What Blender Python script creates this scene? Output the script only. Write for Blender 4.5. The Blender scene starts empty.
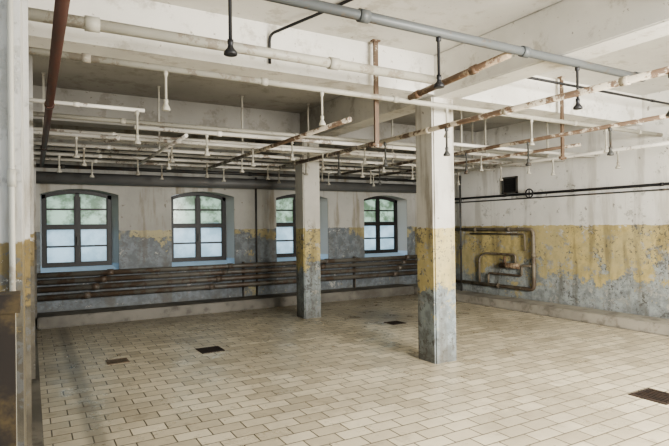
import bpy, bmesh, math, random
from mathutils import Vector, Matrix
random.seed(4)
scene = bpy.context.scene
COL = scene.collection
try: scene.view_settings.look = 'AgX - Medium High Contrast'
except Exception: pass

# ------------------------------------------------------------ materials
class NT:
    def __init__(s, name):
        s.mat = bpy.data.materials.new(name); s.mat.use_nodes = True
        s.t = s.mat.node_tree; s.t.nodes.clear()
        s.out = s.t.nodes.new('ShaderNodeOutputMaterial')
        s.pos = s.t.nodes.new('ShaderNodeNewGeometry').outputs['Position']
        x = s.t.nodes.new('ShaderNodeSeparateXYZ'); s.t.links.new(s.pos, x.inputs[0])
        s.x, s.y, s.z = x.outputs
    def put(s, sock, v):
        if isinstance(v, bpy.types.NodeSocket): s.t.links.new(v, sock)
        elif isinstance(v, (tuple, list)) and len(v) == 3 and sock.type == 'RGBA': sock.default_value = (*v, 1)
        else: sock.default_value = v
    def math(s, op, a, b=0.0, c=None):
        n = s.t.nodes.new('ShaderNodeMath'); n.operation = op
        s.put(n.inputs[0], a); s.put(n.inputs[1], b)
        if c is not None: s.put(n.inputs[2], c)
        return n.outputs[0]
    def noise(s, scale, detail=6, rough=.6, vec=None, dist=0):
        n = s.t.nodes.new('ShaderNodeTexNoise')
        s.put(n.inputs['Vector'], vec if vec is not None else s.pos)
        n.inputs['Scale'].default_value = scale; n.inputs['Detail'].default_value = detail
        n.inputs['Roughness'].default_value = rough; n.inputs['Distortion'].default_value = dist
        return n.outputs[0]
    def scaled(s, sx, sy, sz, off=(0,0,0)):
        n = s.t.nodes.new('ShaderNodeMapping'); s.put(n.inputs[0], s.pos)
        n.inputs['Scale'].default_value = (sx, sy, sz); n.inputs['Location'].default_value = off
        return n.outputs[0]
    def ramp(s, v, lo, hi, a=0.0, b=1.0):
        n = s.t.nodes.new('ShaderNodeMapRange'); n.interpolation_type = 'SMOOTHSTEP'
        s.put(n.inputs[0], v); n.inputs[1].default_value = lo; n.inputs[2].default_value = hi
        n.inputs[3].default_value = a; n.inputs[4].default_value = b
        return n.outputs[0]
    def mix(s, f, a, b, blend='MIX'):
        n = s.t.nodes.new('ShaderNodeMix'); n.data_type = 'RGBA'; n.blend_type = blend
        s.put(n.inputs[0], f); s.put(n.inputs[6], a); s.put(n.inputs[7], b)
        return n.outputs[2]
    def bump(s, h, strength=.3, dist=.01):
        n = s.t.nodes.new('ShaderNodeBump'); n.inputs['Strength'].default_value = strength
        n.inputs['Distance'].default_value = dist; s.put(n.inputs['Height'], h)
        return n.outputs[0]
    def finish(s, color, rough=.8, normal=None, metal=0.0):
        p = s.t.nodes.new('ShaderNodeBsdfPrincipled')
        s.put(p.inputs['Base Color'], color); s.put(p.inputs['Roughness'], rough)
        s.put(p.inputs['Metallic'], metal)
        if normal is not None: s.put(p.inputs['Normal'], normal)
        s.t.links.new(p.outputs[0], s.out.inputs[0])
        return s.mat

def wall_mat(name, upper, mid, low, z1=1.56, fade=(1.25, .55), bias=0.0, udirt=.35, base=(.12,.12,.115), chips=.575, pale=.57, sill_glow=None, hue2=(.48,.43,.27), patch=None, nscale=2.4):
    """Painted plaster: pale above the dado line, peeling yellow / grey oil paint below."""
    m = NT(name)
    n1 = m.noise(nscale, 14, .78); n2 = m.noise(7, 8, .65); n3 = m.noise(.7, 5, .6)
    n4 = m.noise(20, 6, .7); drip = m.noise(3.0, 6, .6, m.scaled(1.6, 1.6, .22))
    n5 = m.noise(4.0, 12, .80, m.scaled(1, 1, 1.2, (3, 7, 5)))
    zz = m.math('ADD', m.z, m.math('ADD', m.math('MULTIPLY', m.math('SUBTRACT', n2, .5), .10), m.math('MULTIPLY', m.ramp(n5, .58, .60), .16)))
    dado = m.ramp(zz, z1+.004, z1-.004)
    up = m.mix(m.ramp(n3, .40, .62), upper, tuple(c*.84 for c in upper))
    up = m.mix(m.math('MULTIPLY', m.ramp(drip, .50, .68), udirt), up, (.23,.20,.15))
    up = m.mix(m.math('MULTIPLY', m.ramp(n1, .58, .61), .55), up, (.34,.33,.29))
    up = m.mix(m.math('MULTIPLY', m.ramp(n2, .65, .67), .7), up, (.18,.16,.13))
    f = m.ramp(m.z, fade[0], fade[1])
    peel = m.math('ADD', m.math('MULTIPLY', m.math('SUBTRACT', f, .5), .22), m.math('ADD', n1, bias))
    pk = m.ramp(peel, .495, .515)
    if patch is not None:
        pk = m.math('MAXIMUM', pk, m.ramp(m.noise(.95, 4, .6, m.scaled(1, 1, .5, patch)), .51, .47))
    lowc = m.mix(m.ramp(n2, .40, .62), low, tuple(min(.9, c*1.6) for c in low))
    midc = m.mix(m.ramp(n2, .40, .6), mid, tuple(c*.78 for c in mid))
    midc = m.mix(m.math('MULTIPLY', m.ramp(n3, .44, .6), .5), midc, hue2)
    dc = m.mix(pk, midc, lowc)
    chip = m.ramp(m.math('ADD', n4, m.math('MULTIPLY', m.math('SUBTRACT', n1, .5), .8)), chips, chips+.02)
    dc = m.mix(m.math('MULTIPLY', chip, .85), dc, base)
    dc = m.mix(m.ramp(n5, pale, pale+.02), dc, m.mix(m.ramp(n2, .4, .6), (.48,.47,.42), (.32,.315,.29)))
    dc = m.mix(m.math('MULTIPLY', m.ramp(drip, .50, .68), .5), dc, (.10,.08,.05))
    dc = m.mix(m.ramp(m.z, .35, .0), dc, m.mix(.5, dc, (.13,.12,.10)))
    c = m.mix(dado, up, dc)
    if sill_glow:
        rv = m.mix(m.ramp(m.z, .99, .96), m.mix(m.ramp(m.z, 2.1, 2.25), (.52,.54,.54), (.34,.335,.32)), sill_glow)  # window glow painted in: pale blue sill, light side reveals, darker arch top
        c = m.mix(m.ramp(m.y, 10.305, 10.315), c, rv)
    h = m.math('ADD', m.math('MULTIPLY', pk, -.5), m.math('MULTIPLY', n4, .8))
    return m.finish(c, m.math('MULTIPLY_ADD', dado, -.3, .85), m.bump(h, .5, .010))

M_backwall = wall_mat('window_wall_plaster', (.43,.42,.385), (.34,.29,.15), (.12,.135,.145), fade=(1.62,1.2), bias=.01, udirt=.85, pale=.59, sill_glow=(.58,.76,.94), patch=(2.3,0,0))
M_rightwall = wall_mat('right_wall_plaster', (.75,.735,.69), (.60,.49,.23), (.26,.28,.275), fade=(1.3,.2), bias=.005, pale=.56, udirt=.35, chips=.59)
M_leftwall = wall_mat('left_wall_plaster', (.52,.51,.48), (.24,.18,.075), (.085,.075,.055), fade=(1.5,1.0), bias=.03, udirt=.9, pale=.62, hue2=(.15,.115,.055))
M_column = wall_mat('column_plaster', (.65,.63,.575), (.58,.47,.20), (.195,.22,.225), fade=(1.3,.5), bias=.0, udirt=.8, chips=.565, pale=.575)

def ceiling_mat(name, col):
    m = NT(name)
    n1 = m.noise(.8, 6, .6); n2 = m.noise(3.0, 9, .7); n3 = m.noise(14, 5, .7)
    c = m.mix(m.ramp(n1, .38, .64), col, tuple(k*.84 for k in col))
    c = m.mix(m.math('MULTIPLY', m.ramp(n2, .53, .63), .42), c, (.32,.285,.22))
    c = m.mix(m.math('MULTIPLY', m.ramp(n3, .64, .68), .6), c, (.22,.18,.13))
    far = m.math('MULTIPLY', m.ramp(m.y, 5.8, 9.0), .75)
    c = m.mix(far, c, (.085,.077,.065))  # shade of the far end mixed into the colour towards the window wall
    return m.finish(c, .9, m.bump(n3, .25, .006))
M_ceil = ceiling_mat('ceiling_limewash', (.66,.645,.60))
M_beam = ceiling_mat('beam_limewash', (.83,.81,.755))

def floor_mat():
    m = NT('floor_tiles')
    b = m.t.nodes.new('ShaderNodeTexBrick'); m.put(b.inputs['Vector'], m.pos)
    b.offset = .5; b.inputs['Scale'].default_value = 1
    b.inputs['Brick Width'].default_value = .27; b.inputs['Row Height'].default_value = .155
    b.inputs['Mortar Size'].default_value = .0062; b.inputs['Mortar Smooth'].default_value = .3
    b.inputs['Bias'].default_value = -.15
    b.inputs['Color1'].default_value = (.71,.64,.495,1); b.inputs['Color2'].default_value = (.46,.405,.30,1)
    b.inputs['Mortar'].default_value = (.10,.085,.062,1)
    n1 = m.noise(.55, 6, .65); n2 = m.noise(3, 8, .7); n3 = m.noise(25, 4, .6)
    c = m.mix(m.math('MULTIPLY', m.ramp(n1, .46, .62), .32), b.outputs[0], (.20,.17,.125))
    c = m.mix(m.math('MULTIPLY', m.ramp(n2, .56, .68), .30), c, (.16,.135,.095))
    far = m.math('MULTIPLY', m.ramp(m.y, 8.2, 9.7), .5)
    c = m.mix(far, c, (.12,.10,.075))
    dx = m.math('SUBTRACT', m.x, 5.3); dy = m.math('SUBTRACT', m.y, 7.6)
    d = m.math('SQRT', m.math('ADD', m.math('MULTIPLY', dx, dx), m.math('MULTIPLY', m.math('MULTIPLY', dy, dy), .35)))
    d = m.math('ADD', d, m.math('MULTIPLY', m.math('SUBTRACT', n2, .5), 1.2))
    c = m.mix(m.math('MULTIPLY', m.ramp(d, .9, .1), .65), c, (.06,.05,.04))
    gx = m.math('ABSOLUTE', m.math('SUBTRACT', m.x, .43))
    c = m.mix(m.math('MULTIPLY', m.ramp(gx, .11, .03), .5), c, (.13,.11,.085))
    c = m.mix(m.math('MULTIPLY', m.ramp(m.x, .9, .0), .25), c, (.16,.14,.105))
    h = m.math('ADD', m.math('MULTIPLY', b.outputs[1], -1), m.math('MULTIPLY', n3, .15))
    return m.finish(c, m.ramp(n2, .35, .65, .25, .45), m.bump(h, .4, .005))
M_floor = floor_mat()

def curb_mat(name='curb_stone', a=(.40,.37,.31), b=(.24,.22,.18), d=.5):
    m = NT(name)
    n2 = m.noise(4, 8, .7); n1 = m.noise(1, 4)
    c = m.mix(m.ramp(n1, .4, .6), a, b)
    c = m.mix(m.math('MULTIPLY', m.ramp(n2, .52, .62), d), c, (.085,.075,.06))
    return m.finish(c, .6, m.bump(n2, .3, .01))
M_curb = curb_mat(a=(.40,.37,.315), b=(.29,.27,.23), d=.4); M_curbd = curb_mat('curb_dark', (.21,.195,.165), (.12,.112,.095), d=.7)

def pipe_mat(name, paint, rust=(.10,.06,.035), amt=.56, rough=.5, scale=7, cover=.8):
    m = NT(name)
    n1 = m.noise(scale, 9, .75); n2 = m.noise(30, 4, .6); n3 = m.noise(1.1, 3, .5)
    k = m.math('ADD', n1, m.math('MULTIPLY', m.math('SUBTRACT', n3, .5), .5))
    c = m.mix(m.ramp(n3, .4, .6), paint, tuple(p*.8 for p in paint))
    r = m.mix(n2, rust, tuple(p*1.9 for p in rust))
    c = m.mix(m.math('MULTIPLY', m.ramp(k, amt, amt+.05), cover), c, r)
    return m.finish(c, rough, m.bump(k, .3, .004))
P_white = pipe_mat('pipe_pale_paint', (.82,.79,.72), rust=(.10,.06,.035), amt=.57, cover=.7)
P_dull = pipe_mat('pipe_dull_beige', (.47,.45,.385), rust=(.12,.09,.06), amt=.55, cover=.5)
P_whiterust = pipe_mat('pipe_pale_paint_rusty', (.58,.52,.42), rust=(.07,.038,.02), amt=.45, cover=.9)
P_rust = pipe_mat('pipe_rusty', (.36,.28,.19), rust=(.07,.036,.02), amt=.42)
P_red = pipe_mat('pipe_red_brown', (.06,.025,.018), rust=(.03,.016,.012), amt=.52)
P_grey = pipe_mat('pipe_grey_paint', (.11,.118,.118), rust=(.08,.065,.05), amt=.52)
P_greyd = pipe_mat('pipe_dark_grey', (.07,.07,.065), rust=(.05,.035,.025), amt=.56)
P_heat = pipe_mat('pipe_heating_dirty', (.155,.145,.125), rust=(.07,.048,.032), amt=.49, rough=.45)
P_black = pipe_mat('pipe_black', (.02,.02,.022), rust=(.04,.03,.025), amt=.6)
P_duct = pipe_mat('pipe_duct_grey', (.15,.15,.145), rust=(.08,.07,.06), amt=.6)
P_ochre = pipe_mat('pipe_brown_rusty', (.20,.17,.125), rust=(.065,.045,.03), amt=.48)

def simple(name, c, rough=.7, c2=None, scale=12, metal=0, lo=.4, hi=.6):
    m = NT(name); n = m.noise(scale, 6, .65)
    return m.finish(m.mix(m.ramp(n, lo, hi), c, c2 or tuple(k*.7 for k in c)), rough, m.bump(n, .2, .004), metal)
M_frame = simple('window_frame_dark', (.022,.021,.020), .5)
M_drain = simple('drain_rusty_iron', (.022,.015,.012), .7, (.045,.028,.02), 20)
M_drainb = simple('drain_brown_iron', (.22,.17,.12), .7, (.15,.115,.08), 20)
M_dark = simple('dark_void', (.012,.012,.012), .9)
M_wood = simple('dark_peeling_panel', (.022,.015,.010), .75, (.10,.068,.026), 5, 0, .50, .66)

def glass_mat():
    m = NT('window_frosted_glass')
    n1 = m.noise(3.5, 8, .68); n2 = m.noise(14, 4, .6)
    green = m.mix(m.ramp(n1, .38, .60), (.16,.23,.12), (.56,.72,.52))
    pale = m.mix(m.ramp(n1, .35, .62), (.44,.61,.68), (.66,.84,.92))
    c = m.mix(m.ramp(m.math('ADD', m.z, m.math('MULTIPLY', m.math('SUBTRACT', n1, .5), .2)), 1.60, 1.72), pale, green)
    c = m.mix(m.math('MULTIPLY', n2, .2), c, (.40,.47,.46))
    tr = m.t.nodes.new('ShaderNodeBsdfTranslucent'); m.put(tr.inputs[0], c)
    gl = m.t.nodes.new('ShaderNodeBsdfGlossy'); gl.inputs['Roughness'].default_value = .15
    mx = m.t.nodes.new('ShaderNodeMixShader'); mx.inputs[0].default_value = .03
    m.t.links.new(tr.outputs[0], mx.inputs[1]); m.t.links.new(gl.outputs[0], mx.inputs[2])
    m.t.links.new(mx.outputs[0], m.out.inputs[0])
    return m.mat
M_glass = glass_mat()

# ------------------------------------------------------------ geometry helpers
def box(bm, x0, x1, y0, y1, z0, z1):
    r = bmesh.ops.create_cube(bm, size=1)
    for v in r['verts']:
        v.co = Vector(((x0+x1)/2 + v.co.x*(x1-x0), (y0+y1)/2 + v.co.y*(y1-y0), (z0+z1)/2 + v.co.z*(z1-z0)))
    return r['verts']

def tube(bm, pts, r, seg=14, bend=.07):
    pts = [Vector(p) for p in pts]; path = [pts[0]]
    for i in range(1, len(pts)-1):
        a, p, b = pts[i-1], pts[i], pts[i+1]
        d1 = (a-p); d2 = (b-p); k = min(bend, d1.length*.45, d2.length*.45)
        s, e = p + d1.normalized()*k, p + d2.normalized()*k
        for j in range(6):
            t = j/5; path.append(s*(1-t)**2 + p*2*t*(1-t) + e*t*t)
    path.append(pts[-1])
    T = (path[1]-path[0]).normalized()
    N = T.orthogonal().normalized(); rings = []
    for i, p in enumerate(path):
        if i == 0: t = (path[1]-path[0])
        elif i == len(path)-1: t = (path[-1]-path[-2])
        else: t = (path[i+1]-path[i-1])
        t.normalize()
        N = (N - t*N.dot(t)).normalized(); B = t.cross(N)
        rings.append([bm.verts.new(p + (N*math.cos(a)+B*math.sin(a))*r) for a in [2*math.pi*k/seg for k in range(seg)]])
    for a, b in zip(rings, rings[1:]):
        for k in range(seg):
            f = bm.faces.new((a[k], a[(k+1) % seg], b[(k+1) % seg], b[k])); f.smooth = True
    bm.faces.new(rings[0][::-1]); bm.faces.new(rings[-1])

def collar(bm, p, axis, r, l):
    p = Vector(p); a = Vector(axis).normalized()*l/2
    tube(bm, [p-a, p+a], r, 14)

def lathe(bm, prof, c=(0,0,0), seg=18):
    rings = []
    for r, z in prof:
        rings.append([bm.verts.new((c[0]+r*math.cos(2*math.pi*k/seg), c[1]+r*math.sin(2*math.pi*k/seg), c[2]+z)) for k in range(seg)])
    for a, b in zip(rings, rings[1:]):
        for k in range(seg):
            f = bm.faces.new((a[k], b[k], b[(k+1) % seg], a[(k+1) % seg])); f.smooth = True
    bm.faces.new(rings[0]); bm.faces.new(rings[-1][::-1])

def wpos(ob):
    p = Vector(ob.location)
    while ob.parent: ob = ob.parent; p += ob.location
    return p

def finish(name, bm, mat, origin=None, label=None, category=None, kind=None, group=None, parent=None):
    bmesh.ops.recalc_face_normals(bm, faces=bm.faces)
    me = bpy.data.meshes.new(name)
    o = Vector(origin) if origin is not None else Vector((0,0,0))
    for v in bm.verts: v.co -= o
    bm.to_mesh(me); bm.free(); me.materials.append(mat)
    ob = bpy.data.objects.new(name, me); COL.objects.link(ob)
    ob.location = o - (wpos(parent) if parent else Vector((0,0,0)))
    if parent: ob.parent = parent
    if label: ob['label'] = label
    if category: ob['category'] = category
    if kind: ob['kind'] = kind
    if group: ob['group'] = group
    return ob

def root(name, origin, label, category, group=None):
    ob = bpy.data.objects.new(name, None); COL.objects.link(ob); ob.location = origin; ob.empty_display_size = .1
    ob['label'] = label; ob['category'] = category
    if group: ob['group'] = group
    return ob

def struct(name, boxes, mat, label, category, bevel=0):
    bm = bmesh.new()
    for b in boxes: box(bm, *b)
    if bevel: bmesh.ops.bevel(bm, geom=bm.edges[:], offset=bevel, segments=2, affect='EDGES')
    b = boxes[0]
    return finish(name, bm, mat, ((b[0]+b[1])/2, (b[2]+b[3])/2, b[4]), label, category, 'structure')

# ------------------------------------------------------------ room shell
YB, XR, ZC = 10.3, 8.2, 3.55
struct('floor', [(-3, XR+.4, -3, YB+.5, -.15, 0)], M_floor, 'beige rectangular floor tiles laid in staggered rows', 'floor')
struct('ceiling', [(-3, XR+.4, -3, YB+.5, ZC, ZC+.2)], M_ceil, 'off-white limewashed concrete ceiling slab', 'ceiling')
struct('wall_right', [(XR, XR+.4, -3, YB+.5, 0, ZC)], M_rightwall, 'white plaster wall with peeling yellow and grey dado', 'wall')
struct('wall_left', [(-.45, -.02, 1.8, YB, 0, ZC)], M_leftwall, 'stained pale plaster wall with peeling lower paint', 'wall')

WX = [.172, 2.36, 4.53, 6.74]; WW = 1.14; WZ0, WZ1 = .93, 2.31; YW = 10.60
def arch_profile(x0, x1, z0, zs, rise, n=10):
    pts = [(x0, z0), (x1, z0)]
    for i in range(n+1):
        t = i/n; pts.append((x1 + (x0-x1)*t, zs + rise*4*t*(1-t)))
    return pts
bm = bmesh.new(); box(bm, -.45, XR, YB, YB+.5, 0, ZC)
wb = finish('wall_back', bm, M_backwall, (4, YB, 0), 'plaster wall with four deep arched window openings', 'wall', 'structure')
cut = bmesh.new()
for x in WX:
    def prof(y, gl, gr, zlow):
        return [Vector((p[0], y, p[1])) for p in arch_profile(x-gl, x+WW+gr, zlow, WZ1-.10, .10)]
    A = prof(YB-.1, .03, .12, .80); B = prof(YW-.03, .0, .0, WZ0); C = prof(YB+.7, .0, .0, WZ0)
    rings = [[cut.verts.new(p) for p in R] for R in (A, B, C)]
    n = len(A)
    for a, b in zip(rings, rings[1:]):
        for k in range(n): cut.faces.new((a[k], a[(k+1) % n], b[(k+1) % n], b[k]))
    cut.faces.new(rings[0]); cut.faces.new(rings[-1][::-1])
bmesh.ops.recalc_face_normals(cut, faces=cut.faces)
cme = bpy.data.meshes.new('cut'); cut.to_mesh(cme); cut.free()
cob = bpy.data.objects.new('cut', cme); COL.objects.link(cob)
md = wb.modifiers.new('b', 'BOOLEAN'); md.object = cob; md.operation = 'DIFFERENCE'; md.solver = 'EXACT'
bpy.context.view_layer.update()
dg = bpy.context.evaluated_depsgraph_get()
nm = bpy.data.meshes.new_from_object(wb.evaluated_get(dg)); wb.modifiers.clear(); wb.data = nm
bpy.data.objects.remove(cob)

for i, x in enumerate(WX):
    bm = bmesh.new(); x1 = x+WW; yA, yB = YW-.02, YW+.05; e = .002
    def bar(a, b, z0, z1, d=0): box(bm, a, b, yA+d, yB-d, z0, z1)
    xm = (x+x1)/2; zm = WZ0 + .70
    bar(x+e, x+.065, WZ0+e, WZ1-.10); bar(x1-.065, x1-e, WZ0+e, WZ1-.10)
    bar(x+.065, x1-.065, WZ0+e, WZ0+.06); bar(xm-.035, xm+.035, WZ0+.06, WZ1-.06)
    bar(x+.065, xm-.035, zm-.035, zm+.035); bar(xm+.035, x1-.065, zm-.035, zm+.035)
    for a, b in ((x+.065, xm-.035), (xm+.035, x1-.065)):
        for z0, z1 in ((WZ0+.06, zm-.035), (zm+.035, WZ1-.12)):
            bar(a, a+.02, z0, z1, .012); bar(b-.02, b, z0, z1, .012)
            zc = (z0+z1)/2 + (.0 if z0 < 1.2 else .03)
            bar(a+.02, b-.02, zc-.014, zc+.014, .02)
            bar(a+.02, b-.02, z0, z0+.02, .012)
    n = 12
    for k in range(n):
        t0, t1 = k/n, (k+1)/n
        q = []
        for t in (t0, t1):
            X = x+e + (WW-2*e)*t; top = WZ1-.103 + .1*4*t*(1-t); q.append((X, top-.07, top))
        vs = []
        for Y in (yA, yB):
            vs.append([bm.verts.new((q[0][0], Y, q[0][1])), bm.verts.new((q[1][0], Y, q[1][1])), bm.verts.new((q[1][0], Y, q[1][2])), bm.verts.new((q[0][0], Y, q[0][2]))])
        bm.faces.new(vs[0]); bm.faces.new(vs[1][::-1])
        for j in range(4): bm.faces.new((vs[0][j], vs[1][j], vs[1][(j+1) % 4], vs[0][(j+1) % 4]))
    w = finish('window_%d' % (i+1), bm, M_frame, (xm, YW, WZ0), 'dark-framed arched casement window with frosted panes', 'window', 'structure')
    bm = bmesh.new()
    P = arch_profile(x+.03, x1-.03, WZ0+.03, WZ1-.14, .09)
    f = [bm.verts.new((p[0], YW+.02, p[1])) for p in P]; bm.faces.new(f)
    finish('window_pane', bm, M_glass, (xm, YW+.02, WZ0+.03), 'frosted glass, greenish above and bluish white below', parent=w)
    bm = bmesh.new(); box(bm, xm-.012, xm+.012, YW-.05, YW-.02, zm-.32, zm-.18); box(bm, xm-.01, xm+.01, YW-.065, YW-.05, zm-.27, zm-.16)
    finish('window_handle', bm, P_greyd, (xm, YW-.03, zm-.25), parent=w)

CX, CW = 4.05, .33
struct('trim_1', [(CX, CX+CW, -3, YB, 3.07, ZC)], M_beam, 'white plastered main ceiling beam resting on the columns', 'beam', .012)
k = 2
for y in (1.2, 4.7, 8.2):
    struct('trim_%d' % k, [(-.02, CX, y, y+CW, 3.10, ZC)], M_beam, 'white plastered cross beam under the ceiling', 'beam'); k += 1
    struct('trim_%d' % k, [(CX+CW, XR, y, y+CW, 3.10, ZC)], M_beam, 'white plastered cross beam under the ceiling', 'beam'); k += 1
struct('trim_%d' % k, [(-.02, .09, 9.85, YB, 0, ZC)], M_leftwall, 'narrow plaster pilaster in the corner', 'pilaster'); k += 1
struct('trim_%d' % k, [(-.02, .035, 5.9, 6.25, 0, ZC)], M_leftwall, 'shallow plaster pilaster on the wall', 'pilaster'); k += 1
struct('trim_%d' % k, [(-.02, .0, 2.6, 2.95, 0, ZC)], M_leftwall, 'stained peeling upright strip on the wall', 'pilaster'); k += 1
for y, cx in ((4.7, 4.02), (8.2, 4.10)):
    bm = bmesh.new(); box(bm, cx, cx+CW, y, y+CW, 0, 3.07)
    bmesh.ops.bevel(bm, geom=[e for e in bm.edges if abs(e.verts[0].co.z-e.verts[1].co.z) > 1], offset=.018, segments=2, affect='EDGES')
    finish('column', bm, M_column, (cx+CW/2, y+CW/2, 0),
           'square plaster column, white above peeling yellow and grey paint' + (', nearer the windows' if y > 6 else ', broad, nearer the doorway'), 'column', group='room columns')
struct('baseboard_back', [(.09, XR-.5, 9.72, YB, 0, .19)], M_curbd, 'low worn dark grey ledge along the window wall', 'ledge', .015)
struct('baseboard_right', [(XR-.5, XR, -3, YB, 0, .16)], M_curb, 'low worn stone ledge along the wall', 'ledge', .015)
struct('baseboard_left', [(-.02, .07, 1.8, 9.72, 0, .16)], M_curbd, 'narrow stone plinth along the wall foot', 'ledge', .01)

# ------------------------------------------------------------ shower heads and pipes
def mesh_of(name, prof, mat):
    bm = bmesh.new(); lathe(bm, prof); bmesh.ops.recalc_face_normals(bm, faces=bm.faces)
    me = bpy.data.meshes.new(name); bm.to_mesh(me); bm.free(); me.materials.append(mat); return me
def head_kit(mat, drop, r):
    d = -drop
    nozzle = mesh_of('shower_head', [(.018, .0), (.018, -.025), (.014, -.03), (.020, -.05), (r, -.075), (r, -.09), (r*.8, -.093)], mat)
    stem = mesh_of('drop_tube', [(.020, -d+.01), (.020, -d-.03), (.011, -d-.035), (.011, -.0)], mat)
    return nozzle, stem, d
H_dark = head_kit(P_black, .285, .040)
H_pale = head_kit(P_dull, .225, .034)
H_small = head_kit(P_dull, .155, .036)
H_rust = head_kit(P_greyd, .205, .036)

def straight(name, a, b, r, mat, label, category='pipe', collars=1.1, heads=(), head=None, group=None, phase=.4):
    a, b = Vector(a), Vector(b); d = (b-a); L = d.length; u = d.normalized()
    bm = bmesh.new(); tube(bm, [a, b], r)
    s = phase
    while collars and s < L-.1:
        collar(bm, a+u*s, u, r*1.25, max(.05, r*2.2)); s += collars
    if not heads: return finish(name, bm, mat, a, label, category, group=group)
    ob = root(name, a, label, category, group)
    finish('pipe_run', bm, mat, a, parent=ob)
    for s in heads:
        h = bpy.data.objects.new('shower_head', head[0]); COL.objects.link(h); h.parent = ob
        h.location = u*s + Vector((0, 0, -r*.9 + head[2]))
        t = bpy.data.objects.new('drop_tube', head[1]); COL.objects.link(t); t.parent = h
    return ob

G1 = 'overhead shower pipes'
straight('shower_pipe', (-.015, 3.02, 3.03), (5.3, 3.02, 3.03), .036, P_grey, 'thick grey overhead pipe with dark shower heads', collars=1.6, heads=(1.055, 2.665, 4.285), head=H_dark, group=G1)
straight('supply_pipe', (-.02, 3.95, 3.0), (3.40, 3.95, 3.0), .042, P_dull, 'thick dull beige overhead supply pipe', collars=1.9)
straight('shower_pipe', (-.02, 4.42, 2.9), (XR, 4.42, 2.9), .028, P_dull, 'long dull beige overhead pipe passing the column with shower heads', collars=1.45, heads=(.99, 2.44, 4.0, 5.37, 6.87), head=H_pale, group=G1)
straight('shower_pipe', (-.02, 5.4, 2.75), (.98, 5.4, 2.75), .018, P_white, 'short pale pipe projecting from the wall with one shower head', collars=.6, heads=(.93,), head=H_pale, group=G1)
rows = [(6.1, 1.0, 2.708, P_white, .5, 1), (6.45, -.02, 2.83, P_dull, .2, 0), (6.9, -.02, 2.708, P_white, .2, 1), (7.25, -.02, 2.80, P_white, .7, 0), (7.75, -.02, 2.708, P_white, .35, 1),
        (8.02, -.02, 2.84, P_white, .5, 0), (8.76, -.02, 2.708, P_white, .1, 1), (9.0, -.02, 2.82, P_white, .3, 0), (9.4, -.02, 2.708, P_white, .6, 1)]
for y, x0, z, m, ph, hd in rows:
    straight('shower_pipe', (x0, y, z), (XR, y, z), .026, m, 'thin pale overhead pipe with small shower heads' if hd else 'thin pale overhead pipe in the shower grid', collars=2.2,
             heads=[q + ph for q in ((.3, 1.4, 2.5, 3.6, 4.7, 5.8) if hd else ()) if q+ph+x0 < XR-.3], head=H_small, group=G1, phase=.95)
G2 = 'lengthwise carrier pipes'
straight('carrier_pipe', (.13, 1.9, 2.62), (.17, 9.6, 2.62), .03, P_red, 'red-brown painted lengthwise pipe near the wall', collars=2.6, group=G2)
straight('carrier_pipe', (3.445, 3.06, 3.0), (3.445, 4.38, 2.93), .032, P_rust, 'short heavily rusted connecting pipe', collars=.8, group=G2)
straight('carrier_pipe', (3.85, .8, 2.652), (3.85, 8.6, 2.652), .028, P_whiterust, 'rusty flaking lengthwise pipe passing beside the columns with shower heads', collars=1.13,
         heads=(1.2, 3.48, 4.6, 5.75), head=H_rust, group=G2)
straight('carrier_pipe', (2.75, 4.45, 2.652), (2.75, 9.45, 2.652), .026, P_whiterust, 'rusty lengthwise pipe hanging over the tiled floor', collars=0, group=G2)
straight('carrier_pipe', (1.55, 6.05, 2.65), (1.55, 9.45, 2.65), .022, P_white, 'thin pale lengthwise pipe', collars=0, group=G2)
straight('carrier_pipe', (6.4, 4.5, 2.65), (6.4, 9.45, 2.65), .022, P_whiterust, 'thin rusty lengthwise pipe', collars=0, group=G2)
straight('carrier_pipe', (5.5, 1.5, 2.652), (5.5, 9.5, 2.652), .024, P_whiterust, 'rust-spotted lengthwise pipe with shower heads', collars=0, heads=(2.0,3.1,4.2,5.3,6.4), head=H_rust, group=G2)
straight('carrier_pipe', (7.4, 2.0, 2.652), (7.4, 9.5, 2.652), .026, P_white, 'pale lengthwise pipe near the wall with shower heads', collars=0, heads=(1.5,2.6,3.7,4.8,5.9), head=H_small, group=G2)
straight('cross_pipe', (4.45, 5.5, 2.708), (XR, 5.5, 2.708), .024, P_white, 'pale crosswise pipe running to the wall', collars=0)

# window wall pipework
G3 = 'heating pipes below the windows'
for z, r in ((.83, .046), (.715, .046), (.59, .050), (.45, .050)):
    straight('heating_pipe', (.10, 10.14, z), (XR-.02, 10.14, z), r, P_heat, 'dirty rusty grey-brown heating pipe along the window wall', collars=2.2, group=G3, phase=.3+z)
for x in (3.75, 6.4):
    bm = bmesh.new(); box(bm, x-.012, x+.012, 10.21, 10.3, .19, .90)
    for z in (.395, .525, .655, .773, .882): box(bm, x-.012, x+.012, 10.10, 10.21, z-.003, z+.003)
    finish('pipe_bracket', bm, P_heat, (x, 10.29, .19), 'dull iron bracket carrying the heating pipes', 'bracket', group='heating pipe brackets')
straight('duct_pipe', (.09, 10.08, 2.47), (XR, 10.08, 2.47), .10, P_duct, 'large grey insulated pipe above the windows', collars=0)
G4 = 'upper window wall pipes'
straight('wall_pipe', (.10, 10.2, 2.68), (XR, 10.2, 2.68), .03, P_greyd, 'dark pipe high on the window wall', collars=1.7, group=G4)
straight('wall_pipe', (.10, 10.2, 2.82), (XR, 10.2, 2.82), .035, P_dull, 'pale pipe high on the window wall', collars=1.9, group=G4)
straight('wall_pipe', (.10, 10.2, 2.98), (XR, 10.2, 2.98), .04, P_greyd, 'thick dark pipe close to the ceiling beam', collars=1.6, group=G4)
straight('riser_pipe', (4.05, 10.275, .19), (4.05, 10.275, 2.62), .018, P_greyd, 'thin vertical pipe on the wall between two windows', collars=0)

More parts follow.
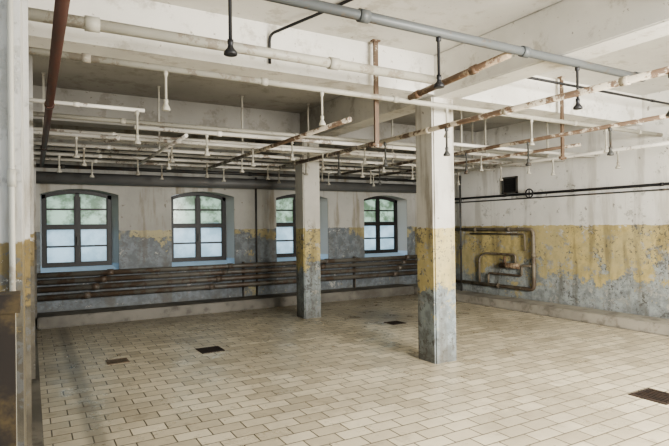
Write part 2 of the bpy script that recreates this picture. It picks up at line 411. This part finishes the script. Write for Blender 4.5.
# right wall pipework
X1 = XR-.06
straight('wall_pipe', (X1+.02, 1.0, 2.16), (X1+.02, 9.9, 2.16), .022, P_black, 'thin black pipe along the white wall', collars=1.5)
straight('wall_pipe', (X1+.04, 1.0, 2.08), (X1+.04, 9.9, 2.08), .012, P_greyd, 'thin grey conduit along the white wall', collars=1.5)
wp = root('wall_pipework', (X1, 7.5, .34), 'rusty grey-brown pipe loop with valve on peeling yellow wall', 'pipe')
bm = bmesh.new()
tube(bm, [(X1, 10.1, 1.49), (X1, 6.72, 1.49), (X1, 6.72, .36), (X1, 9.9, .36)], .036, bend=.1)
tube(bm, [(X1, 8.35, 1.40), (X1, 6.92, 1.40), (X1, 6.92, 1.08)], .018, bend=.05)
for p, a in (((X1, 8.2, 1.49), (0,1,0)), ((X1, 7.3, 1.49), (0,1,0)), ((X1, 6.72, 1.0), (0,0,1)), ((X1, 7.6, .36), (0,1,0))): collar(bm, p, a, .046, .08)
finish('pipe_run', bm, P_ochre, (X1, 7.5, .36), parent=wp)
bm = bmesh.new()
tube(bm, [(X1, 8.1, .36), (X1, 8.1, .90), (X1, 7.95, 1.0), (X1, 7.15, 1.0), (X1, 7.15, .78)], .024, bend=.06)
tube(bm, [(X1, 7.85, .36), (X1, 7.85, .60), (X1, 7.0, .60), (X1, 7.0, .80), (X1, 6.74, .80)], .022, bend=.06)
finish('branch_pipe', bm, P_ochre, (X1, 7.5, .7), parent=wp)
bm = bmesh.new(); tube(bm, [(X1-.02, 7.5, .78), (X1-.02, 7.05, .78)], .055, 18); tube(bm, [(X1-.02, 7.4, .78), (X1-.02, 7.4, .96)], .024)
tube(bm, [(X1-.02, 7.25, .80), (X1-.12, 7.25, .80)], .018); collar(bm, (X1-.13, 7.25, .80), (1,0,0), .045, .02)
finish('mixing_valve', bm, P_rust, (X1-.02, 7.3, .78), 'rusted cast mixing valve', parent=wp)
bm = bmesh.new()
tube(bm, [(X1-.02, 8.62, 2.66), (X1-.02, 8.62, .16)], .022)
collar(bm, (X1-.02, 8.62, 1.1), (0,0,1), .032, .07); collar(bm, (X1-.02, 8.62, 2.1), (0,0,1), .032, .07)
finish('riser_pipe', bm, P_greyd, (X1-.02, 8.62, .16), 'dark vertical riser pipe on the wall', 'pipe')
XV = X1-.11
wv = root('wheel_valve', (XR, 6.71, 2.16), 'small black hand wheel valve on the wall pipe', 'valve')
bm = bmesh.new(); tube(bm, [(XR, 6.71, 2.16), (XV, 6.71, 2.16)], .014)
finish('valve_stem', bm, P_black, (XR, 6.71, 2.16), parent=wv)
bm = bmesh.new()
for k in range(24):
    a0, a1 = 2*math.pi*k/24, 2*math.pi*(k+1)/24
    tube(bm, [(XV, 6.71+.08*math.cos(a0), 2.16+.08*math.sin(a0)), (XV, 6.71+.08*math.cos(a1), 2.16+.08*math.sin(a1))], .013, 8)
for k in range(4):
    a0 = math.pi*k/2; tube(bm, [(XV, 6.71, 2.16), (XV, 6.71+.08*math.cos(a0), 2.16+.08*math.sin(a0))], .010, 8)
finish('hand_wheel', bm, P_black, (XV, 6.71, 2.16), parent=wv)
bm = bmesh.new(); y0, y1, z0, z1 = 7.11, 7.49, 2.19, 2.52
v = root('wall_vent', (XR, 7.3, 2.36), 'dark rectangular ventilation opening in the white wall', 'vent')
for b in ((XR-.04, XR, y0, y1, z0, z0+.03), (XR-.04, XR, y0, y1, z1-.03, z1), (XR-.04, XR, y0, y0+.03, z0, z1), (XR-.04, XR, y1-.03, y1, z0, z1)): box(bm, *b)
finish('vent_frame', bm, P_greyd, (XR-.01, 7.3, 2.36), parent=v)
bm = bmesh.new(); box(bm, XR-.015, XR-.002, y0+.03, y1-.03, z0+.03, z1-.03)
for k in range(6): box(bm, XR-.028, XR-.013, y0+.03, y1-.03, z0+.05+k*.045, z0+.06+k*.045)
finish('vent_grille', bm, M_dark, (XR-.01, 7.3, 2.36), parent=v)

def hanger(x, y, z0, z1, w, mat, label, foot=True):
    bm = bmesh.new(); box(bm, x-w/2, x+w/2, y-.012, y+.012, z0, z1)
    box(bm, x-w*.9, x+w*.9, y-.03, y+.03, z1-.015, z1)
    if foot: tube(bm, [(x-.06, y, z0+.03), (x+.06, y, z0+.03)], .018)
    finish('pipe_hanger', bm, mat, (x, y, z1), label, 'hanger', group='ceiling pipe hangers')
hanger(3.17, 4.6, 2.42, ZC, .05, P_whiterust, 'flat rusty pale hanger bar from the ceiling')
hanger(6.17, 4.6, 2.44, ZC, .05, P_whiterust, 'flat rusty pale hanger bar from the ceiling')
for x, y in ((1.55, 7.5), (2.75, 7.5), (5.5, 7.5), (7.4, 7.5), (1.55, 9.2), (7.4, 9.2), (3.85, 5.6), (3.85, 7.5), (.16, 7.5), (5.5, 5.8), (7.4, 5.8), (6.4, 6.2)):
    hanger(x, y, 2.672, ZC, .024, P_dull, 'thin hanger rod from the ceiling', False)

bm = bmesh.new(); tube(bm, [(2.0, 4.68, 3.16), (2.0, 4.68, 3.44), (2.35, 4.0, 3.53), (2.9, 1.6, 3.53)], .014)
finish('conduit', bm, P_black, (2.0, 4.68, 3.16), 'thin black bent conduit climbing from beam to ceiling', 'conduit')
straight('conduit', (4.38, 4.2, 3.3), (XR, 4.2, 3.3), .016, P_black, 'thin black straight conduit below the ceiling', 'conduit', collars=1.4)
bm = bmesh.new(); tube(bm, [(-.045, 1.788, 0), (-.045, 1.788, ZC)], .008)
for z in (.6, 1.75, 2.5): collar(bm, (-.045, 1.788, z), (0,0,1), .011, .05)
finish('riser_pipe', bm, P_dull, (-.045, 1.788, 0), 'thin dull riser pipe on the wall end', 'pipe')

def drain(x, y, s, mat, label):
    ob = root('floor_drain', (x, y, 0), label, 'drain', 'floor drains')
    bm = bmesh.new(); t = .025
    for b in ((x-s, x+s, y-s, y-s+t), (x-s, x+s, y+s-t, y+s), (x-s, x-s+t, y-s+t, y+s-t), (x+s-t, x+s, y-s+t, y+s-t)): box(bm, *b, 0, .008)
    box(bm, x-s+t, x+s-t, y-s+t, y+s-t, 0, .002)
    finish('drain_frame', bm, mat, (x, y, 0), parent=ob)
    bm = bmesh.new(); n = 7
    for i in range(n):
        c = x-s+t+.012 + (2*s-2*t-.024)*i/(n-1); box(bm, c-.008, c+.008, y-s+t, y+s-t, .002, .007)
    finish('drain_grate', bm, mat, (x, y, .002), parent=ob)
drain(2.03, 6.83, .15, M_drain, 'dark rusty square drain grate in the tiles')
drain(.90, 6.85, .12, M_drainb, 'small brownish drain cover in the tiles')
drain(4.97, 2.75, .17, M_drain, 'large dark rusty drain grate in the tiles')
drain(5.17, 7.04, .13, M_drain, 'dark square drain in a damp patch of tiles')

wpn = root('wooden_panel', (-.25, 1.38, 0), 'dark peeling framed panel standing by the wall end', 'panel')
bm = bmesh.new(); box(bm, -.5, -.03, 1.36, 1.40, 0, 1.42)
for b in ((-.10, -.03, 1.345, 1.36, .02, 1.42), (-.5, -.10, 1.345, 1.36, 1.28, 1.42), (-.5, -.10, 1.345, 1.36, .6, .72), (-.5, -.10, 1.345, 1.36, .02, .2)): box(bm, *b)
finish('panel_board', bm, M_wood, (-.25, 1.38, 0), parent=wpn)
bm = bmesh.new(); box(bm, -.52, -.02, 1.34, 1.42, 1.42, 1.46)
finish('cap_rail', bm, M_wood, (-.25, 1.38, 1.42), parent=wpn)

# ------------------------------------------------------------ light
w = bpy.data.worlds.new('World'); scene.world = w; w.use_nodes = True
bg = w.node_tree.nodes['Background']; bg.inputs[0].default_value = (.84, .92, 1.0, 1); bg.inputs[1].default_value = 1.45
def area(name, loc, target, sx, sy, power, col):
    l = bpy.data.lights.new(name, 'AREA'); l.shape = 'RECTANGLE'; l.size = sx; l.size_y = sy; l.energy = power; l.color = col
    o = bpy.data.objects.new(name, l); COL.objects.link(o); o.location = loc
    o.rotation_euler = (Vector(target)-Vector(loc)).to_track_quat('-Z', 'Y').to_euler(); return o
area('rear_fill', (4.2, -1.2, 2.2), (5.2, 6, 1.4), 2.4, 1.2, 730, (1, .965, .905))  # added fill light behind the camera, not a fitting of the room

# ------------------------------------------------------------ camera
cam = bpy.data.cameras.new('camera'); cam.lens = 28.5; cam.sensor_width = 36; cam.clip_start = .05
co = bpy.data.objects.new('camera', cam); COL.objects.link(co)
M = Matrix.Rotation(math.radians(-29.9), 4, 'Z') @ Matrix.Rotation(math.radians(90.32), 4, 'X') @ Matrix.Rotation(math.radians(-.72), 4, 'Z')
M.translation = (0, 0, 1.6); co.matrix_world = M
scene.camera = co
